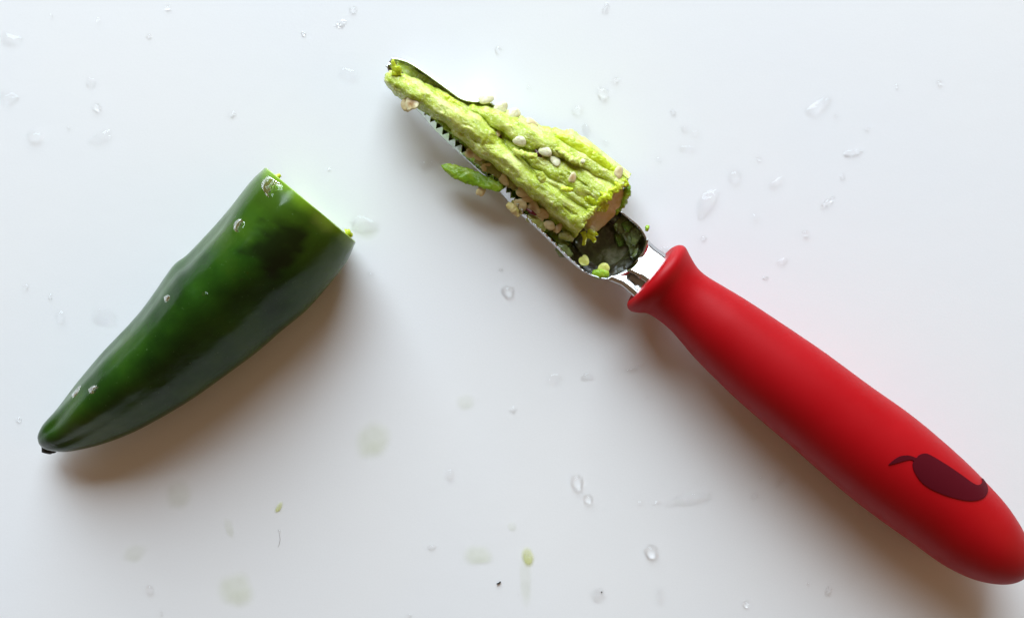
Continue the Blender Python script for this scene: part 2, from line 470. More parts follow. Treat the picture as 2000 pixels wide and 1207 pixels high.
O0 = Vector((757, 125)); AU = Vector((0.7843, 0.6204)); AV = Vector((0.6204, -0.7843))
def uv(p): q = Vector(p) - O0; return (q.dot(AU), q.dot(AV))
def px_of(u, v): q = O0 + AU * u + AV * v; return q.x, q.y
B_UP = [uv(p) for p in [(757, 117), (775, 116), (800, 124), (830, 143), (870, 172), (900, 193), (925, 199), (950, 199), (975, 213), (1020, 250), (1080, 300), (1140, 352), (1190, 396), (1225, 424), (1250, 446), (1263, 470), (1263, 484), (1259, 497)]]
B_LO = [uv(p) for p in [(757, 132), (768, 160), (783, 187), (820, 220), (850, 254), (900, 302), (925, 324), (970, 367), (1010, 411), (1040, 438), (1080, 476), (1110, 506), (1140, 530), (1165, 541), (1190, 545), (1212, 535), (1230, 524), (1240, 516)]]
B_UP = [tuple(p) for p in spline(B_UP, 160)]; B_LO = [tuple(p) for p in spline(B_LO, 160)]
RIM = lambda u: 0.0078 + 0.0034 * min(1, u / 600)
def b_depth(u, hw):
    d = min(hw * S * 1.0, 0.0086)
    d = max(d, 0.0022)
    if u > 560: d *= math.sqrt(max(0.0, 1 - ((u - 560) / 63) ** 2))
    return d
def build_blade():
    us = [i * 1.5 for i in range(int(622 / 1.5) + 1)]; m = 40
    V = []; F = []
    for u in us:
        vu = lerp_tab(B_UP, u); vl = lerp_tab(B_LO, u); hw = (vu - vl) / 2; vc = (vu + vl) / 2
        zr = RIM(u); d = b_depth(u, hw)
        def saw(p, off=0): x = ((u + off) / p) % 1.0; return abs(2 * x - 1)
        b1 = sm(60, 95, u) * (1 - sm(330, 420, u)); b2 = sm(330, 420, u) * (1 - sm(530, 560, u))
        ht = 0.0026 * b1 + 0.0010 * b2; lean = 17 * b1 + 4 * b2; a1 = 0.62
        cl = saw(17) * 0.80 * sm(85, 100, u) * (1 - sm(320, 345, u)) + saw(13) * 0.5 * sm(320, 345, u) * (1 - sm(540, 560, u))
        cu = saw(17, 6) * 0.0012 * sm(200, 215, u) * (1 - sm(520, 540, u))
        p0 = a1 * cl; p1 = min(1.2, cu / max(d, 1e-4)); ms = 10
        for j in range(m + 1):
            if j < ms:                        # the toothed strip, bent inwards
                a = p0 + (a1 - p0) * j / ms
                xo = -hw + lean * (1 - a / a1); z = zr - ht * (a / a1)
            else:
                a = (PI - p1) * (j - ms) / (m - ms)
                xo = -hw * math.cos(a); z = zr - max(d * math.sin(a), ht + (d - ht) * math.sin(min(a, PI / 2)) if a < PI / 2 else 0)
            x, y = px_of(u, vc + xo)
            V.append(Wp(x, y, max(0.0006, z)))
    k = m + 1
    for i in range(len(us) - 1):
        for j in range(m): F.append((i * k + j, i * k + j + 1, (i + 1) * k + j + 1, (i + 1) * k + j))
    o = part('blade', V, F, M_STEEL, CORER, CB)
    md = o.modifiers.new('thickness', 'SOLIDIFY'); md.thickness = 0.00035; md.offset = 0
    return o
BLADE = build_blade()

def build_neck():
    R = 48; C = 96; V = []; F = []
    eu = spline([(1263, 469), (1270, 478), (1283, 490), (1300, 502), (1325, 520)], R)
    el = spline([(1188, 545), (1200, 550), (1214, 556), (1232, 571), (1255, 592)], R)
    for i in range(R):
        t = i / (R - 1)
        for j in range(C):
            x = j / (C - 1)
            p = Vector(el[i][:2]).lerp(Vector(eu[i][:2]), x) if False else Vector((el[i][0], el[i][1])).lerp(Vector((eu[i][0], eu[i][1])), x)
            bow = 19 * (1 - (2 * x - 1) ** 2) * (1 - sm(0, 0.6, t))       # the bowl's rounded back rim
            p = p + AU * (bow - 3 * (1 - t))
            g = sm(0.45, 0.85, t); k = sm(0.0, 0.10, t)
            # two prongs, each tilted towards its outer edge, parted by a slot
            lean = (0.0016 - 0.0050 * (x - 0.36)) if x > 0.36 else (0.0004 - 0.0052 * x)
            slot = -0.0036 * math.exp(-((x - 0.36) / 0.024) ** 2) * g
            edge = -0.0010 * (sm(0.93, 1, x) + (1 - sm(0, 0.06, x))) * k
            V.append(Wp(p.x, p.y, 0.0112 + lean * k + slot + edge + 0.0022 * t))
    for i in range(R - 1):
        for j in range(C - 1): F.append((i * C + j, i * C + j + 1, (i + 1) * C + j + 1, (i + 1) * C + j))
    o = part('neck', V, F, M_STEEL, CORER, CB)
    md = o.modifiers.new('thickness', 'SOLIDIFY'); md.thickness = 0.0007; md.offset = -1
    return o
build_neck()

# ------------------------------------------------------------------ pith core lying in the scoop
KB = Wp(1000, 310, 0.004); CORE = empty('pepper_core', KB)
tag(CORE, 'yellow green pepper core with ribs and seeds lying in the steel scoop', 'pepper core')

def lump(name, path, mat, amp=0.0005, freq=260, parent=CORE, base=KB, n=90, m=30, lean=0.0, flat0=False, flat1=False, sq=0.85, ret=False, ragged=0.0, roll=0.0):
    """path rows: px, py, height mm, half width px, half thickness mm"""
    P = spline([Vector((a[0], a[1], a[2] * 8)) for a in path], n)
    L = [0]
    for a, b in zip(path, path[1:]): L.append(L[-1] + math.hypot(b[0] - a[0], b[1] - a[1]))
    wt = [(l / L[-1], a[3]) for l, a in zip(L, path)]; ht = [(l / L[-1], a[4]) for l, a in zip(L, path)]
    rings = []
    for i in range(n):
        t = i / (n - 1)
        a, b = P[max(0, i - 1)], P[min(n - 1, i + 1)]
        d = Vector((b.x - a.x, b.y - a.y)).normalized(); pv = Vector((d.y, -d.x))
        e0 = 1 if flat0 else math.sqrt(max(0, 1 - (1 - min(1, t / 0.05)) ** 2))
        e1 = 1 if flat1 else math.sqrt(max(0, 1 - (1 - min(1, (1 - t) / 0.05)) ** 2))
        e = max(0.05, min(e0, e1))
        z = P[i].z / 8000; c = Wp(P[i].x, P[i].y, z)
        f = (D - z) / D
        wv = Vector((pv.x, -pv.y, 0)) * S * f; ax = Vector((d.x, -d.y, 0))
        w_ = lerp_tab(wt, t) * e; h_ = lerp_tab(ht, t) * e / 1000
        ring = []
        for j in range(m):
            q = 2 * PI * j / m; ca, sa = math.cos(q), math.sin(q)
            ca_, sa_ = math.copysign(abs(ca) ** sq, ca), math.copysign(abs(sa) ** sq, sa)
            ox, oz = w_ * ca_ * wv.length, h_ * sa_
            ox, oz = ox * math.cos(roll) - oz * math.sin(roll), oz * math.cos(roll) + ox * math.sin(roll)
            p = c + wv.normalized() * ox + Vector((0, 0, oz))
            p = p - ax * (lean * h_ * sa_ * sm(0.6, 1, t))
            dsp = amp * (noise.noise(p * freq) + 0.6 * noise.noise(p * freq * 2.7) + 0.35 * noise.noise(p * freq * 7))
            if ragged: dsp += ragged * max(0, abs(ca) - 0.6) * 2.5 * noise.noise(p * 1500)
            nrm = (wv.normalized() * ca * h_ + Vector((0, 0, 1)) * sa * w_ * S)
            p = p + (nrm.normalized() if nrm.length > 0 else nrm) * dsp
            ring.append(p)
        rings.append(ring)
    if flat1: rings.append([q.copy() for q in rings[-1]])
    v, fc = rings_mesh(rings[:-1] if flat1 else rings, True, not flat1)
    if flat1:
        b0 = len(v); v += rings[-1]; cc = sum(rings[-1], Vector()) / m; v.append(cc)
        fc += [(b0 + j, b0 + (j + 1) % m, b0 + m) for j in range(m)]
    o = part(name, v, fc, mat, parent, base); recalc(o)
    return (o, rings) if ret else o

# central mass, then the ribs that stand on it
RIDGES = [
    [(810, 184, 7.5, 14, 2.4), (900, 238, 7.8, 26, 3.6), (1000, 298, 7.6, 38, 4.6), (1080, 346, 7.4, 50, 5.2), (1150, 392, 7.8, 58, 5.4), (1230, 450, 7.8, 60, 5.4)],
    [(767, 155, 10, 16, 2.2), (790, 168, 10.6, 19, 2.8), (838, 195, 11.4, 21, 3.2), (878, 220, 12.0, 22, 3.4), (921, 246, 12.6, 25, 3.6), (948, 269, 12.6, 24, 3.3), (966, 284, 12.2, 16, 2.6)],
    [(900, 252, 10.6, 16, 2.8), (940, 278, 11.6, 22, 3.4), (994, 315, 12.2, 21, 3.6), (1035, 352, 12.2, 22, 3.8), (1074, 381, 12.0, 26, 4.0), (1110, 408, 11.8, 29, 4.2), (1143, 433, 11.6, 31, 4.2), (1190, 470, 11.4, 31, 4.2)],
    [(925, 213, 9.8, 8, 1.8), (950, 224, 11, 14, 2.6), (980, 240, 11.6, 19, 3.2), (1025, 264, 12.4, 22, 3.4), (1070, 284, 13.0, 21, 3.4), (1110, 300, 13.2, 18, 3.0), (1160, 326, 13.0, 17, 3.0), (1205, 354, 12.4, 16, 3.2), (1250, 388, 12, 16, 3.2)],
    [(990, 281, 10.8, 9, 2.0), (1030, 303, 11.8, 14, 2.6), (1065, 322, 12.6, 20, 2.9), (1098, 340, 13.0, 26, 3.0), (1140, 361, 13.3, 32, 3.2), (1183, 387, 13.0, 36, 3.6), (1230, 424, 12.6, 36, 3.6)],
    [(1020, 322, 11.6, 6, 1.6), (1050, 340, 12.6, 10, 2.2), (1095, 366, 13.0, 14, 2.4), (1135, 391, 13.2, 15, 2.6), (1163, 410, 13.0, 13, 2.4), (1200, 440, 12.6, 13, 2.4)],
    [(1085, 262, 11.4, 5, 1.2), (1113, 274, 12.6, 9, 1.6), (1145, 292, 13.4, 11, 1.6), (1185, 320, 13.0, 10, 1.6), (1216, 346, 12.0, 9, 1.6), (1250, 372, 11.6, 9, 1.6)],
]
def core_body():
    # torn wedge: ridges merged into one surface, roughened, flaked and cut off square at the thick end
    us = np.arange(-2, 516, 1.0); vs = np.arange(-72, 128, 1.0)
    U, Vv = np.meshgrid(us, vs, indexing='ij')
    PX = O0.x + AU.x * U + AV.x * Vv; PY = O0.y + AU.y * U + AV.y * Vv
    nz = lambda s_u, s_v, k: np.array([[noise.noise(Vector((u * s_u, v * s_v, k))) for v in vs] for u in us])
    n1 = nz(0.035, 0.06, 1.0); n2 = nz(0.09, 0.14, 2.0); n3 = nz(0.045, 0.06, 5.0); n4 = nz(0.30, 0.40, 7.0)
    fl = nz(0.018, 0.085, 11.0) + 0.35 * n2; fl2 = nz(0.028, 0.14, 15.0) + 0.3 * n4
    WX = PX + 5.0 * n1 + 1.2 * n2 + 0.5 * n4; WY = PY + 5.0 * n3 + 1.2 * nz(0.08, 0.12, 9.0) + 0.5 * nz(0.33, 0.37, 19.0)
    H = np.full(U.shape, -99.0)
    for R in RIDGES:
        best = np.full(U.shape, 1e9); zb = np.zeros(U.shape); wb = np.ones(U.shape); hb = np.zeros(U.shape)
        for (x0, y0, z0, w0, h0), (x1, y1, z1, w1, h1) in zip(R, R[1:]):
            dx, dy = x1 - x0, y1 - y0; L2 = dx * dx + dy * dy
            t = np.clip(((WX - x0) * dx + (WY - y0) * dy) / L2, 0, 1)
            d = np.hypot(WX - x0 - t * dx, WY - y0 - t * dy)
            m = d / (w0 + t * (w1 - w0)) < best
            fr = d / (w0 + t * (w1 - w0))
            best = np.where(m, fr, best); zb = np.where(m, z0 + t * (z1 - z0), zb); hb = np.where(m, h0 + t * (h1 - h0), hb); wb = np.where(m, w0 + t * (w1 - w0), wb)
        inside = np.sqrt(np.clip(1 - best ** 2.3, 0, 1))
        hk = np.where(best < 1, zb - 0.8 + (hb + 0.8) * inside, zb - (best - 1) * wb * 0.7)
        H = np.maximum(H, hk)
    step = lambda a, b, x: np.clip((x - a) / (b - a), 0, 1) ** 2 * (3 - 2 * np.clip((x - a) / (b - a), 0, 1))
    solid = H > 7.5
    det = 0.35 * n1 + 0.10 * n2 + 0.035 * n4 + 0.15 * step(0.34, 0.44, fl) - 0.35 * (1 - step(-0.62, -0.34, fl))
    H = H + np.where(solid, det - 0.3, 0)
    end = 498 + 10 * np.clip((Vv - 30) / 80, 0, 1) + 3.0 * n2 + 2.0 * n4
    keep = (H > np.interp(U, [0, 40, 150], [9.2, 8.6, 5.0])) & (U < end) & (U > 5 + 3 * n2)
    H = np.maximum(H, 5.0)
    idx = -np.ones(U.shape, int); verts = []; faces = []; al = []
    nu, nv = U.shape
    def vid(i, j):
        if idx[i, j] < 0:
            idx[i, j] = len(verts); verts.append(Wp(PX[i, j], PY[i, j], H[i, j] / 1000)); al.append((fl[i, j], fl2[i, j]))
        return idx[i, j]
    cell = keep[:-1, :-1] & keep[1:, :-1] & keep[1:, 1:] & keep[:-1, 1:]
    E = {}
    for i, j in zip(*np.nonzero(cell)):
        q = (vid(i, j), vid(i + 1, j), vid(i + 1, j + 1), vid(i, j + 1)); faces.append(q)
        for a, b in zip(q, q[1:] + q[:1]): E[(a, b)] = 1
    low = {}
    for (a, b) in list(E):
        if (b, a) in E: continue
        for k in (a, b):
            if k not in low:
                p = verts[k]; low[k] = (len(verts), len(verts) + 1)
                verts.append(p.copy()); verts.append(Vector((p.x, p.y, 0.0045))); al += [(0, 0), (0, 0)]
        faces.append((low[b][0], low[a][0], low[a][1], low[b][1]))
    o = part('pith', verts, faces, M_PITH, CORE, KB)
    at = o.data.attributes.new('pale', 'FLOAT', 'POINT')
    at = o.data.attributes['pale']
    for k, (a, b) in enumerate(al): at.data[k].value = 0.6 * sm(0.2, 0.34, a) + 0.4 * sm(0.26, 0.38, b)
    return o
core_body()
lump('torn_ridge', [(1000, 292, 14.2, 3, 0.5), (1015, 300, 15.2, 6, 0.7), (1035, 305, 16.2, 6, 0.7), (1050, 303, 16.0, 4, 0.5)], M_PITH2, 0.0004, 600, ragged=0.0005, n=50, m=16)
lump('torn_ridge', [(1085, 290, 15.8, 4, 0.4), (1110, 306, 16.2, 7, 0.6), (1140, 322, 16.2, 5, 0.5)], M_PITH2, 0.0004, 600, ragged=0.0005, n=50, m=16)
lump('membrane', [(1082, 268, 12.5, 5, 0.8), (1110, 276, 13.6, 10, 1.0), (1145, 298, 14.2, 12, 1.0), (1185, 326, 13.8, 10, 1.1), (1214, 350, 12.8, 8, 1.0)], M_MEMB, 0.00025, 300, ragged=0.0003)
lump('membrane', [(1128, 372, 13.5, 7, 1.0), (1150, 388, 14.6, 10, 1.2), (1172, 400, 14.4, 12, 1.2), (1188, 408, 14.0, 8, 1.0)], M_MEMB, 0.0004, 700, ragged=0.0006)
lump('membrane', [(846, 182, 11.5, 3, 0.5), (868, 190, 12.2, 6, 0.6), (890, 205, 12.6, 7, 0.6), (912, 222, 12.6, 4, 0.5)], M_MEMB, 0.0003, 600, ragged=0.0004)
lump('membrane', [(822, 203, 8.0, 5, 0.9), (850, 226, 8.4, 7, 0.9), (888, 258, 8.8, 8, 0.9), (918, 283, 8.8, 7, 0.9)], M_SHRED, 0.0004, 600, ragged=0.0005)
lump('membrane', [(950, 318, 8.4, 10, 0.9), (985, 346, 8.8, 12, 1.0), (1012, 368, 8.6, 9, 0.8)], M_OLIVE, 0.0003, 500, ragged=0.0004)
lump('tip_shred', [(772, 150, 11.5, 7, 0.8), (772, 135, 12, 6, 0.8), (768, 123, 12.3, 4, 0.6), (768, 116, 12.5, 2.5, 0.4)], M_MEMB, 0.0003, 900, n=30, m=12)
lump('tip_shred', [(778, 148, 11.5, 7, 0.8), (779, 138, 12, 6, 0.9), (779, 130, 12.2, 4, 0.8)], M_MEMB, 0.0003, 900, n=24, m=12)
# pale cut end, leaning up
cut = lump('cut_end', [(1143, 449, 9.4, 14, 0.9), (1158, 434, 10.8, 24, 1.1), (1184, 406, 11.9, 27, 1.2), (1206, 382, 11.9, 24, 1.1), (1217, 368, 11.4, 14, 0.9)], M_CUT, 0.00025, 420, n=60, m=36, sq=0.7, roll=math.radians(42))
lump('torn_membrane', [(1164, 402, 15.2, 4, 0.5), (1178, 388, 16.2, 8, 0.7), (1196, 374, 15.8, 7, 0.7), (1212, 362, 14.8, 8, 0.7), (1226, 352, 13.4, 5, 0.5)], M_MEMB, 0.0005, 800, n=70, m=18, ragged=0.0011)
lump('torn_membrane', [(1134, 438, 14.6, 4, 0.4), (1146, 424, 15.6, 5, 0.5), (1158, 410, 16.0, 5, 0.5), (1166, 402, 15.4, 3, 0.4)], M_PITH, 0.0004, 800, n=60, m=16, ragged=0.0008)
lump('membrane', [(1222, 356, 11.5, 5, 0.9), (1226, 370, 11.8, 6, 1.0), (1218, 392, 11.2, 7, 1.1), (1206, 412, 10, 6, 0.9)], M_SHRED, 0.0004, 700, n=50, m=16, ragged=0.0004)
# torn shreds
for pts, mt in (([(1138, 452, 11, 6, 0.7), (1142, 466, 11, 5, 0.6), (1138, 480, 10.6, 3, 0.4)], M_MEMB), ([(1146, 456, 11.2, 7, 0.7), (1158, 464, 11, 5, 0.6), (1161, 474, 10.5, 3, 0.5)], M_MEMB),
                ([(1148, 450, 11.4, 6, 0.7), (1160, 456, 11.5, 5, 0.6), (1168, 460, 11.4, 3, 0.4)], M_MEMB), ([(1198, 404, 11, 6, 0.8), (1204, 412, 10.6, 6, 0.8), (1202, 420, 10, 4, 0.6)], M_SHRED),
                ([(1052, 338, 17.6, 7, 0.4), (1058, 348, 17.4, 9, 0.4), (1062, 358, 17.0, 4, 0.3)], M_PITH2), ([(1095, 366, 17.2, 5, 0.4), (1108, 370, 17.6, 6, 0.5), (1120, 371, 17.4, 3, 0.4)], M_MEMB)):
    lump('torn_shred', pts, mt, 0.0003, 900, n=24, m=12)

COREB = bvh_of(*[o for o in CORE.children])

# seeds --------------------------------------------------------------
def seed_mesh(name, mat, sd):
    V = []; F = []; nu, nv = 22, 12
    for i in range(nv + 1):
        th = PI * i / nv
        for j in range(nu):
            a = 2 * PI * j / nu
            r = 1 - 0.22 * math.exp(-((a - PI) / 0.35) ** 2) - 0.07 * math.cos(2 * a + sd) + 0.07 * math.sin(3 * a + sd * 2)
            x = math.sin(th) * math.cos(a) * r; y = math.sin(th) * math.sin(a) * r * 0.80
            rho = math.sin(th)
            z = math.cos(th) * 0.26 + 0.22 * x * y + 0.12 * x * x * math.cos(sd) + 0.05 * noise.noise(Vector((x * 2 + sd, y * 2, 0)))
            V.append(Vector((x, y, z)))
    for i in range(nv):
        for j in range(nu):
            k = (j + 1) % nu; F.append((i * nu + j, (i + 1) * nu + j, (i + 1) * nu + k, i * nu + k))
    return mesh(name, V, F, mat)
SM = {}
for key, mt in (('cream', SEED_CREAM), ('white', SEED_WHITE), ('tan', SEED_TAN), ('brown', SEED_BROWN), ('yellow', SEED_YEL)):
    SM[key] = [seed_mesh('seed_' + key, mt, s) for s in (0.3, 1.7, 3.9)]
cnt = [0]
def seed(px, py, wpx, ang, kind, z=None, tilt=(0, 0), bvh=None, parent=None, base=None, lift=0.3, name='seed', asp=1.0):
    cnt[0] += 1
    me = SM[kind][cnt[0] % 3]
    r = wpx / 2 * S * random.uniform(0.86, 1.08)
    if bvh is not None:
        h = drop_on(bvh, px, py)
        if h: p, nr = h[0] + Vector((0, 0, r * 0.3)), (h[1] * 0.25 + Vector((0, 0.05, 1))).normalized()
        else: p, nr = Wp(px, py, z or 0.010), Vector((0, 0, 1))
    else: p, nr = Wp(px, py, z), Vector((0, 0, 1))
    nr = (nr + Vector((tilt[0] + random.uniform(-.3, .3), tilt[1] + random.uniform(-.3, .3), 0))).normalized()
    rot = nr.to_track_quat('Z', 'Y').to_matrix().to_4x4()
    xdir = Vector((math.cos(ang), math.sin(ang), 0)); loc = rot.inverted() @ xdir
    rot = rot @ Matrix.Rotation(math.atan2(loc.y, loc.x), 4, 'Z')
    asp *= random.uniform(0.82, 1.05)
    o = link(name, me, parent)
    mtx = Matrix.Translation(p - (base if base is not None else Vector())) @ rot @ Matrix.Diagonal((r, r * asp, r, 1))
    o.matrix_basis = mtx
    return o

for (px, py, wd, an, kd, tl) in (
        (1015, 277, 28, -0.5, 'white', (0, 0)), (1064, 295, 26, -0.6, 'white', (0, .1)), (1056, 303, 16, -1.0, 'tan', (0, 0)),
        (1084, 315, 27, -1.1, 'white', (.2, 0)), (1118, 348, 24, 1.3, 'brown', (0, .1)), (1138, 315, 11, -0.7, 'white', (0, .3)),
        (1208, 338, 26, 0.9, 'cream', (.2, .2)), (972, 262, 18, 1.2, 'tan', (0, .2))):
    seed(px, py, wd, an, kd, tilt=tl, bvh=COREB, parent=CORE, base=KB, z=0.0125)
# brown husk slivers stuck between ribs
for (px, py, L, an) in ((1052, 302, 26, -0.95), (974, 264, 20, -0.85)):
    h = drop_on(COREB, px, py)
    z = (h[0].z if h else 0.014) * 1000 + 0.3
    dx, dy = math.cos(an) * L / 2, -math.sin(an) * L / 2
    lump('husk', [(px - dx, py - dy, z + .2, 2, 0.2), (px, py, z + .4, 5, 0.4), (px + dx, py + dy, z + .1, 2, 0.2)], M_HUSK, 0.0001, 900, n=20, m=10)

# seeds lying against the scoop: things of their own
GS = 'loose pepper seeds along the scoop'
for (px, py, wd, an, kd, z, tl, lab) in (
        (805, 203, 36, 1.7, 'brown', 12.2, (-.25, .1), 'large cream seed with brown spot at the narrow front of the scoop'),
        (793, 206, 28, 1.6, 'cream', 10.6, (-.4, .0), 'pale seed half hidden behind the brown spotted seed at scoop front'),
        (948, 194, 28, 0.2, 'white', 9.6, (0, .2), 'white seed sitting on the far rim of the scoop, nearest its front'),
        (978, 212, 30, 0.5, 'white', 9.8, (.2, .2), 'white seed wedged behind the core, second along the far rim'),
        (1004, 222, 32, 0.3, 'white', 10.2, (.2, .2), 'plump white seed behind the core, third along the far rim'),
        (1038, 241, 30, -0.4, 'cream', 10.4, (.2, .3), 'pale seed behind the core, fourth and last along the far rim'),
        (918, 300, 24, -0.6, 'brown', 8.8, (-.2, -.2), 'thin tan seed under the front rib, just behind the green strip'),
        (934, 303, 26, -0.9, 'cream', 9.0, (-.3, -.1), 'cream seed leaning on the rib above the round seed'),
        (948, 327, 27, 0.5, 'tan', 8.8, (-.3, -.2), 'round tan seed where the green strip meets the scoop'),
        (1021, 374, 28, -0.45, 'cream', 10.0, (-.2, -.2), 'oval cream seed lying flat, topmost of the lower side cluster'),
        (1017, 400, 27, -1.1, 'cream', 9.2, (-.3, -.2), 'upright oval seed at the scoop edge beside the dark red husk'),
        (1042, 406, 29, -0.7, 'brown', 9.4, (-.2, -.2), 'tan seed in the middle of the lower side cluster'),
        (1060, 418, 30, -0.6, 'tan', 9.6, (-.2, -.1), 'long tan seed tucked under the front rib in the lower cluster'),
        (1072, 440, 28, -0.6, 'cream', 9.2, (-.2, -.1), 'cream seed low in the cluster, left of a lone paired seed'),
        (1089, 447, 25, 0.9, 'tan', 9.0, (-.2, 0), 'tan seed at the very end of the lower cluster, next to the bowl'),
        (1141, 509, 26, -1.0, 'yellow', 8.6, (-.2, -.1), 'upright yellow green seed stuck inside the bowl near its lower edge'),
        (1178, 524, 29, 0.05, 'yellow', 10.2, (0, 0.1), 'flat yellow seed on green pulp at the back corner of the bowl'),
        (984, 352, 25, -0.9, 'cream', 9.6, (-.3, -.2), 'cream seed on the olive membrane between the green strip and the cluster'),
        (1052, 428, 24, 0.2, 'cream', 8.8, (-.2, -.2), 'cream seed at the scoop edge, lowest left of the cluster'),
        (1030, 388, 25, -0.2, 'tan', 9.8, (-.2, -.1), 'tan seed between the topmost oval seed and the middle of the cluster'),
        (940, 373, 24, 1.1, 'cream', 7.2, (-.2, -.2), 'cream seed hanging below the green strip outside the scoop')):
    o = seed(px, py, wd, an, kd, z=z / 1000, tilt=tl, name='pepper_seed'); tag(o, lab, 'seed', GS)

# loose strip of membrane hanging over the edge
def loose(name, path, mat, label, cat, group=None, **kw):
    base = Wp(path[0][0], path[0][1], path[0][2] / 1000)
    o = lump(name, path, mat, parent=None, base=base, **kw); o.location = base
    return tag(o, label, cat, group)
loose('membrane_strip', [(862, 323, 6.4, 2, 0.3), (872, 327, 6.6, 8, 0.5), (890, 335, 6.9, 13, 0.7), (915, 345, 7.3, 15, 0.8), (940, 354, 7.9, 14, 0.8), (962, 362, 8.4, 12, 0.8), (982, 369, 8.7, 8, 0.8)], M_SHRED, 'bright green membrane strip sticking out over the serrated edge', 'pepper scrap', amp=0.0004, freq=300, ragged=0.0003)
loose('seed_husk', [(1028, 408, 10.2, 2, 0.3), (1038, 415, 10.4, 4, 0.5), (1048, 421, 10.3, 2, 0.3)], mat_simple('dark_red_husk', (0.10, 0.005, 0.012), 0.25), 'dark red seed husk among the tan seeds', 'husk', n=20, m=10, amp=0.0001)
# pulp inside the bowl
GP = 'bits of green pulp in the bowl'
for k, (path, mt, lab) in enumerate((
        ([(1205, 430, 7.5, 10, 1.4), (1215, 440, 7.2, 14, 1.8), (1222, 455, 6.6, 12, 1.6)], M_PULP, 'dark green pulp lump just behind the cut end of the core'),
        ([(1216, 445, 8.4, 6, 1.0), (1223, 442, 8.8, 9, 1.2), (1232, 448, 8.6, 6, 1.0)], M_PULP2, 'small green pulp bead near the far rim of the bowl'),
        ([(1218, 470, 6.0, 12, 1.4), (1233, 462, 7.6, 16, 1.8), (1248, 470, 8.4, 12, 1.4)], M_PULP, 'wide olive pulp piece against the back wall of the bowl'),
        ([(1205, 455, 6.0, 4, 0.6), (1210, 468, 5.8, 6, 0.8), (1214, 482, 5.6, 4, 0.6)], M_PULP2, 'thin upright green pulp sliver in the middle of the bowl'),
        ([(1228, 492, 5.6, 14, 1.2), (1240, 490, 7.4, 14, 1.2), (1246, 500, 8.4, 8, 1.0)], M_PULP, 'olive pulp smear low on the back wall of the bowl'),
        ([(1156, 533, 9.6, 6, 0.9), (1172, 535, 10.0, 11, 1.3), (1190, 534, 9.8, 7, 1.0)], M_SHRED, 'green pulp under the flat yellow seed at the bowl corner'),
        ([(1086, 482, 8.6, 8, 0.8), (1100, 490, 8.4, 13, 1.2), (1116, 502, 8.2, 7, 0.8)], M_PULP, 'dark pulp clump inside the scoop edge below the cluster of seeds'),
        ([(990, 398, 8.6, 5, 0.6), (1006, 412, 8.8, 8, 0.9), (1014, 424, 8.6, 4, 0.5)], M_CUT, 'pale crumb of pith on the serrated edge beside the seeds'),
        ([(1028, 424, 8.4, 7, 0.9), (1050, 436, 8.6, 10, 1.1), (1064, 452, 8.4, 7, 0.8)], M_OLIVE, 'olive pulp between the seed cluster and the serrated edge'),
        ([(1090, 462, 8.2, 6, 0.8), (1106, 462, 8.4, 9, 1.0), (1120, 470, 8.0, 6, 0.8)], M_OLIVE, 'olive pulp under the lower corner of the cut core'),
        ([(925, 314, 8.0, 5, 0.8), (940, 318, 8.2, 7, 0.9), (956, 338, 8.2, 5, 0.7)], M_OLIVE, 'olive pulp behind the round tan seed at the green strip'),
        ([(1262, 452, 10.8, 3, 0.5), (1264, 446, 11, 4, 0.5), (1264, 440, 10.6, 2, 0.3)], M_SHRED, 'tiny pale green shred on the outside of the bowl rim'))):
    if k < 5: path = [(a, b, c - 0.2, w_ * 1.25, h_ * 0.65) for a, b, c, w_, h_ in path]
    loose('pulp_bit', path, mt, lab, 'pulp', GP, n=36, m=18, amp=0.0003, freq=380)
# juice pooled at the bottom of the bowl
def pool():
    V = []; F = []; n = 40
    c = uv((1185, 482)); base = Wp(1185, 482, 0.0045)
    rings = []
    for r_, z in ((1.0, 4.2), (0.96, 4.75), (0.8, 4.9), (0.5, 4.95), (0.2, 5.0)):
        ring = []
        for j in range(n):
            a = 2 * PI * j / n; k = 1 + 0.08 * noise.noise(Vector((math.cos(a), math.sin(a), 5)))
            x, y = px_of(c[0] + 74 * r_ * k * math.cos(a), c[1] - 2 + 46 * r_ * k * math.sin(a))
            ring.append(Wp(x, y, z / 1000) - base)
        rings.append(ring)
    v, f = rings_mesh(rings, False, True)
    o = link('juice_pool', mesh('juice_pool', v, f, M_POOL), loc=base)
    tag(o, 'dark olive pepper juice pooled in the bottom of the bowl', 'juice')
pool()

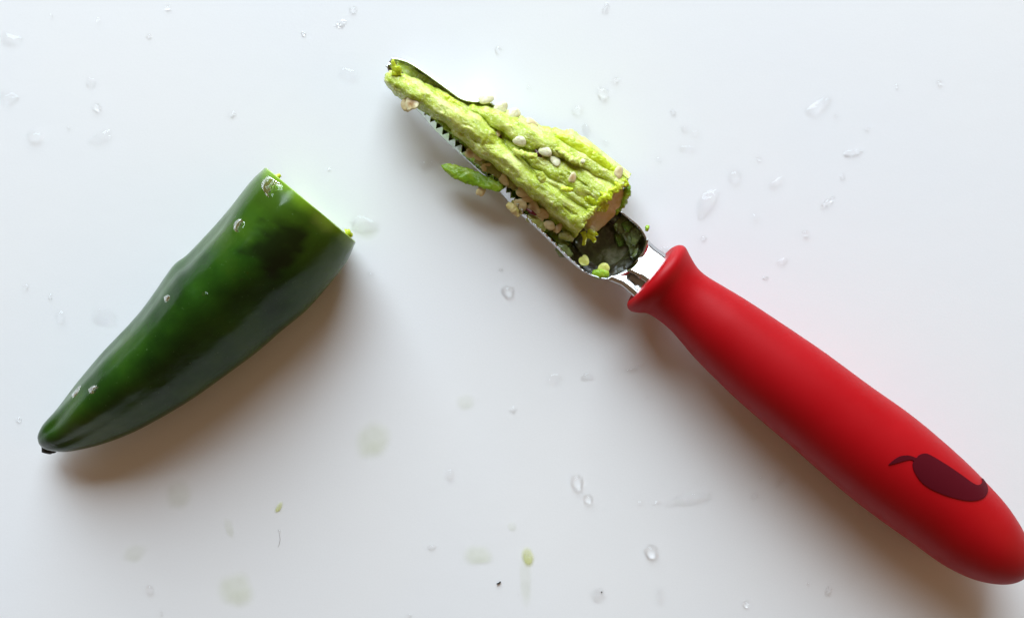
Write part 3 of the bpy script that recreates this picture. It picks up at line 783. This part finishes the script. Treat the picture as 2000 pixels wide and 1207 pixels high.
# ------------------------------------------------------------------ water drops on the board
def drop(px, py, wd, ht, ang, h, label, kind='drop', irr=0.06, mat=None, seedv=None, film=False):
    """a drop or film on the board: wd x ht pixels, turned by ang degrees, h mm high"""
    na, nr = 30, 8
    sd = seedv if seedv is not None else px * 0.37 + py * 0.11
    base = Wp(px, py); V = []; F = []; A = []
    a0 = math.radians(ang)
    rs = [0.0] + [((i + 1) / nr) ** 0.8 * 1.07 for i in range(nr)]
    for i, rho in enumerate(rs):
        for j in range(na if i else 1):
            a = 2 * PI * j / na
            k = 1 + irr * (1.4 * noise.noise(Vector((math.cos(a) * 1.2 + sd, math.sin(a) * 1.2, sd))) + (0.0 if film else 0.7) * noise.noise(Vector((math.cos(a) * 3 + sd, math.sin(a) * 3, 9 + sd))))
            x = math.cos(a) * wd / 2 * rho * k; y = math.sin(a) * ht / 2 * rho * k
            X = (x * math.cos(a0) - y * math.sin(a0)) * S; Y = (x * math.sin(a0) + y * math.cos(a0)) * S
            if film:
                z = h * 0.001 * max(0, 1 - rho ** 2) + 0.00003
            else:
                z = h * 0.001 * (1 - rho ** 2.3)
                if irr > 0.12: z *= 1 + 0.45 * noise.noise(Vector((X * 900 + sd, Y * 900, 1)))
            V.append(Vector((X, Y, z))); A.append((1 - sm(0.40, 1.0, rho)) * (0.75 - 0.25 * rho * math.sin(a + a0)))
    for j in range(na): F.append((0, 1 + j, 1 + (j + 1) % na))
    for i in range(1, nr):
        for j in range(na):
            k = (j + 1) % na; b0 = 1 + (i - 1) * na; b1 = 1 + i * na
            F.append((b0 + j, b1 + j, b1 + k, b0 + k))
    name = {'drop': 'water_drop', 'smear': 'water_smear', 'stain': 'juice_stain'}[kind]
    me = mesh(name, V, F, mat or M_WATER)
    if film:
        at = me.attributes.new('film', 'FLOAT', 'POINT')
        for k, a in enumerate(A): at.data[k].value = a
    o = link(name, me, loc=base)
    tag(o, label, {'drop': 'water drop', 'smear': 'water smear', 'stain': 'juice stain'}[kind], {'drop': 'water drops on the board', 'smear': 'water smears on the board', 'stain': 'juice stains on the board'}[kind])

for d in (
    # clear round drops
    (328, 16, 15, 11, 0, 0.5, 'small drop at the top edge, upper left, largest of its neighbours'),
    (191, 38, 12, 10, 0, 0.4, 'small round drop in the upper left, second from the left near the top'),
    (100, 31, 9, 8, 0, 0.35, 'tiny drop nearest the top left corner'),
    (291, 71, 11, 10, 0, 0.45, 'bright small round drop below the top edge, upper left'),
    (189, 210, 19, 17, 0, 0.7, 'round drop above the long slanted drop, left of the pepper top'),
    (133, 252, 9, 8, 0, 0.3, 'tiny drop between the oval drop and the slanted drop at left'),
    (68, 268, 32, 22, -8, 0.9, 'large oval drop at left, lowest of the upper left drops'),
    (690, 20, 16, 15, 0, 0.55, 'round drop at the top edge left of the scoop tip'),
    (593, 67, 11, 9, 0, 0.4, 'small lone drop between the top edge and the pepper'),
    (973, 99, 14, 18, 0, 0.4, 'upright oval drop above the far rim of the scoop'),
    (1178, 183, 25, 27, 30, 0.95, 'large round drop above the core, right of the scoop'),
    (1202, 157, 18, 11, 10, 0.5, 'flat oval drop just above the large round drop right of the scoop'),
    (1128, 216, 26, 18, 35, 0.6, 'slanted oval drop between the core and the large round drop'),
    (1033, 171, 12, 9, 0, 0.35, 'small drop just above the white seeds on the far rim'),
    (1315, 220, 13, 11, -30, 0.45, 'small drop above a pair of drops, right of the core'),
    (1337, 252, 14, 12, -30, 0.5, 'left drop of the close pair right of the core'),
    (1357, 260, 18, 13, 30, 0.55, 'right drop of the close pair right of the core'),
    (1183, 278, 12, 8, 0, 0.35, 'small flat drop just right of the core top edge'),
    (1287, 312, 12, 9, -40, 0.4, 'small drop right of the cut end of the core'),
    (1482, 311, 12, 9, -40, 0.4, 'small drop left of the flat streak in the upper right'),
    (1645, 345, 11, 12, 0, 0.4, 'small round drop below the flat streak in the upper right'),
    (1693, 252, 11, 7, 0, 0.35, 'tiny drop above the flat streak in the upper right'),
    (1835, 163, 14, 10, -10, 0.45, 'rightmost small drop, alone in the upper right'),
    (1751, 170, 9, 11, 0, 0.3, 'faint tiny drop left of the rightmost small drop'),
    (1633, 229, 8, 9, 20, 0.3, 'tiny drop at the lower end of the long curved drop'),
    (1435, 346, 25, 28, -20, 0.8, 'round drop with a bright rim above the jagged large drop'),
    (1475, 427, 10, 20, 15, 0.4, 'narrow upright drop right of the jagged large drop'),
    (1374, 465, 13, 11, 0, 0.45, 'small drop above the handle collar'),
    (1573, 457, 17, 14, 0, 0.55, 'small round drop above the upper part of the handle'),
    (1528, 512, 24, 14, 30, 0.4, 'faint slanted drop nearest the upper side of the handle'),
    (1495, 543, 12, 7, 0, 0.3, 'flat tiny drop beside the upper side of the handle'),
    (992, 569, 25, 25, 0, 1.2, 'clear round drop alone below the scoop, left of the handle collar'),
    (978, 528, 8, 8, 0, 0.3, 'tiny drop just above the clear round drop below the scoop'),
    (724, 536, 10, 9, 0, 0.3, 'tiny drop right of the cut end of the pepper'),
    (642, 330, 8, 8, 0, 0.3, 'tiny drop above the cut edge of the pepper'),
    (118, 622, 19, 30, 0, 0.6, 'upright long drop left of the middle of the pepper'),
    (50, 560, 13, 12, 0, 0.45, 'small drop at the left side, above the upright long drop'),
    (98, 580, 9, 11, 0, 0.35, 'tiny drop between the small drop and the upright long drop at left'),
    (37, 820, 12, 10, 0, 0.35, 'small drop left of the pepper tip'),
    (1127, 941, 25, 33, 10, 1.3, 'large egg shaped clear drop, upper one of the two below the handle'),
    (1148, 973, 20, 19, 0, 1.0, 'round clear drop touching below the large egg shaped drop'),
    (1272, 1077, 29, 28, -20, 1.3, 'large round clear drop near the bottom, left of the handle end'),
    (1250, 981, 15, 8, 5, 0.4, 'small flat drop at the left end of the long streak'),
    (843, 1068, 17, 10, 5, 0.4, 'flat small drop left of the oval green stain'),
    (1457, 1179, 13, 15, -20, 0.65, 'small clear drop at the bottom edge below the handle'),
    (1579, 1140, 8, 7, 0, 0.3, 'tiny drop in the soft shade under the handle end'),
    (293, 1152, 15, 21, 8, 0.75, 'upright clear drop at the bottom left'),
    (314, 1197, 9, 8, 0, 0.35, 'tiny drop at the bottom edge, bottom left'),
    (800, 1201, 9, 7, 0, 0.3, 'tiny drop at the bottom edge, below the flat small drop'),
    (546, 1036, 7, 6, 0, 0.25, 'tiny drop on top of the thin hair'),
    (1264, 778, 9, 5, 20, 0.25, 'tiny drop below the wavy smear left of the handle')):
    drop(*d)
for d in (
    (20, 78, 46, 23, -6, 0.55, 'flat streak of water at the left edge near the top'),
    (16, 193, 44, 23, 8, 0.55, 'flat streak of water at the left edge, lower of two'),
    (178, 164, 20, 26, 10, 0.22, 'faint upright smear above the round drop at upper left'),
    (197, 270, 48, 22, 25, 0.55, 'long slanted puddle between the oval drop and the pepper'),
    (453, 226, 20, 15, 20, 0.3, 'small smear with a bright edge above the pepper'),
    (665, 48, 26, 15, 25, 0.3, 'small slanted smear below the drop at the top edge'),
    (682, 148, 40, 28, -30, 0.3, 'wide pale smear left of the scoop tip'),
    (1183, 18, 16, 24, -20, 0.35, 'small upright smear at the top edge above the large round drop'),
    (1145, 254, 16, 24, 15, 0.3, 'faint upright smear just right of the core'),
    (1598, 208, 54, 24, 34, 0.7, 'long curved drop in the upper right, widest of its neighbours'),
    (1665, 299, 42, 15, 12, 0.5, 'flat streak right of centre in the upper right'),
    (1382, 396, 64, 32, 58, 0.9, 'large jagged puddle right of the core, above the handle'),
    (1515, 357, 32, 14, 40, 0.5, 'narrow slanted smear right of the jagged large puddle'),
    (1616, 397, 34, 13, 40, 0.45, 'forked slanted smear above the middle of the handle'),
    (1342, 292, 34, 16, 0, 0.2, 'very faint flat smear below the close pair of drops'),
    (1298, 487, 18, 10, 20, 0.3, 'small smear beside the tip of the handle collar'),
    (833, 322, 26, 18, 10, 0.4, 'smear between the green strip and the scoop edge'),
    (712, 441, 56, 36, -4, 0.5, 'wide milky puddle right of the pepper cut edge'),
    (204, 622, 54, 34, -25, 0.35, 'wide milky puddle left of the middle of the pepper'),
    (1082, 741, 32, 20, 15, 0.5, 'ringed smear left of the handle, left one of two'),
    (1147, 738, 24, 17, 5, 0.35, 'fainter ringed smear left of the handle, right one of two'),
    (1240, 719, 38, 9, 22, 0.35, 'thin wavy smear in the shade left of the handle'),
    (1002, 801, 14, 14, 0, 0.3, 'small smear below the ringed smears, middle of the board'),
    (878, 928, 18, 26, -10, 0.4, 'upright pale smear below the middle of the board'),
    (1345, 976, 92, 24, 9, 0.35, 'long curved streak of water below the handle'),
    (1282, 982, 18, 8, 20, 0.25, 'short smear between the small flat drop and the long streak'),
    (1168, 1164, 28, 30, 0, 0.25, 'faint round smear at the bottom below the round clear drop'),
    (1290, 1166, 16, 30, 0, 0.3, 'faint upright smear at the bottom below the large round drop'),
    (1474, 968, 18, 12, 35, 0.3, 'small smear at the edge of the handle shadow'),
    (1524, 940, 30, 9, 55, 0.3, 'thin slanted smear inside the handle shadow'),
    (1487, 934, 14, 7, 35, 0.25, 'short smear in the handle shadow left of the thin slanted one'),
    (1618, 1155, 15, 20, 0, 0.25, 'faint round smear in the shade below the handle end')):
    drop(*d, kind='smear', irr=0.22)
for d in (
    (462, 1150, 84, 90, 20, 0.25, 'round green stain at the bottom, largest of the stains', M_JUICE),
    (728, 860, 80, 96, -25, 0.22, 'heart shaped pale green stain in the middle below the pepper', M_JUICE),
    (935, 1084, 70, 50, -5, 0.25, 'oval green stain near the bottom centre', M_JUICE),
    (1031, 1086, 30, 46, 5, 0.2, 'small yellow stain right of the oval green stain', M_JUICEY),
    (1026, 1130, 30, 130, 2, 0.15, 'long faint vertical stain running through the small yellow stain', M_JUICEP),
    (545, 990, 14, 30, -28, 0.2, 'narrow bright green stain below the pepper', M_JUICEY),
    (350, 964, 60, 74, -20, 0.2, 'faint olive stain in the pepper shadow', M_JUICEP),
    (262, 1080, 60, 40, 25, 0.15, 'faintest stain at lower left between pepper shadow and drop', M_JUICEP),
    (448, 1030, 22, 50, 15, 0.15, 'faint thin stain left of the narrow bright green stain', M_JUICEP),
    (1000, 1028, 24, 24, 0, 0.15, 'small faint stain above the small yellow stain', M_JUICEP),
    (712, 448, 70, 46, 0, 0.15, 'pale green tint under the milky puddle by the pepper', M_JUICEP),
    (910, 785, 44, 40, 0, 0.15, 'faint stain in the middle of the board', M_JUICEP)):
    drop(*d[:7], kind='stain', irr=0.13, mat=d[7], film=True)

# black crumb, hair
def tube(name, pts, r, mat, label, cat):
    base = pts[0].copy(); rings = []
    for i, p in enumerate(pts):
        t = i / (len(pts) - 1); rr = r * (0.5 + 0.5 * math.sin(PI * min(1, max(0, t * 0.9 + 0.05))))
        d = (pts[min(i + 1, len(pts) - 1)] - pts[max(0, i - 1)]).normalized(); n1 = Vector((-d.y, d.x, 0)).normalized()
        rings.append([p - base + n1 * (rr * math.cos(q * PI / 4)) + Vector((0, 0, rr * math.sin(q * PI / 4))) for q in range(8)])
    v, f = rings_mesh(rings, True, True)
    o = link(name, mesh(name, v, f, mat), loc=base); tag(o, label, cat)
tube('crumb', [Wp(970, 1140, .0003), Wp(973, 1139, .0003), (Wp(976, 1137, .0003)), Wp(978, 1135, .0003)], 0.00021, M_DARK, 'tiny curved black crumb below the oval green stain', 'crumb')
tube('crumb', [Wp(1174, 1155, .00045), Wp(1175, 1156, .00045), Wp(1176, 1157, .00045)], 0.0002, M_DARK, 'black dot on a faint smear at the bottom', 'crumb')
tube('hair', [Wp(545, 1040, .0001), Wp(547, 1052, .0001), Wp(546, 1060, .0001), Wp(543, 1068, .0001)], 0.00003, M_HUSK, 'thin short brown hair below the narrow green stain', 'hair')

# wet films and drops clinging to the pepper skin
SB = bvh_of(SKIN)
def wet(outline, h, label, edge=5, step=4, dome=0.6):
    h *= 0.45
    base = drop_on(SB, *outline[0])[0]
    o = patch('water_film', outline, SB, M_WATER, None, base, h, edge, step, 0.0002, dome, smoothn=60); o.location = base
    tag(o, label, 'water film', 'wet spots on the pepper')
wet([(514, 352), (524, 344), (538, 352), (552, 362), (548, 374), (536, 380), (532, 388), (522, 384), (514, 372), (510, 362)], 0.0006, 'largest wet spot on the pepper, beside the cut edge')
wet([(458, 434), (468, 428), (478, 436), (474, 448), (464, 454), (456, 446)], 0.0005, 'wet spot on the pepper below the largest one')
wet([(319, 580), (328, 576), (332, 582), (324, 590)], 0.0004, 'small wet speck on the middle of the pepper', 3, 3)
wet([(393, 573), (401, 571), (408, 576), (400, 579)], 0.0004, 'flat wet speck near the dark middle of the pepper', 2.5, 2.5)
wet([(462, 551), (472, 544), (478, 544), (470, 550)], 0.0003, 'thin wet streak at the edge of the dark side of the pepper', 2, 2.5)
wet([(172, 760), (182, 753), (192, 756), (186, 766), (176, 768)], 0.0005, 'wet spot near the pepper tip', 3, 3)
wet([(138, 772), (148, 760), (158, 752), (154, 764), (144, 776)], 0.0005, 'long wet streak on the edge near the pepper tip', 3, 3)
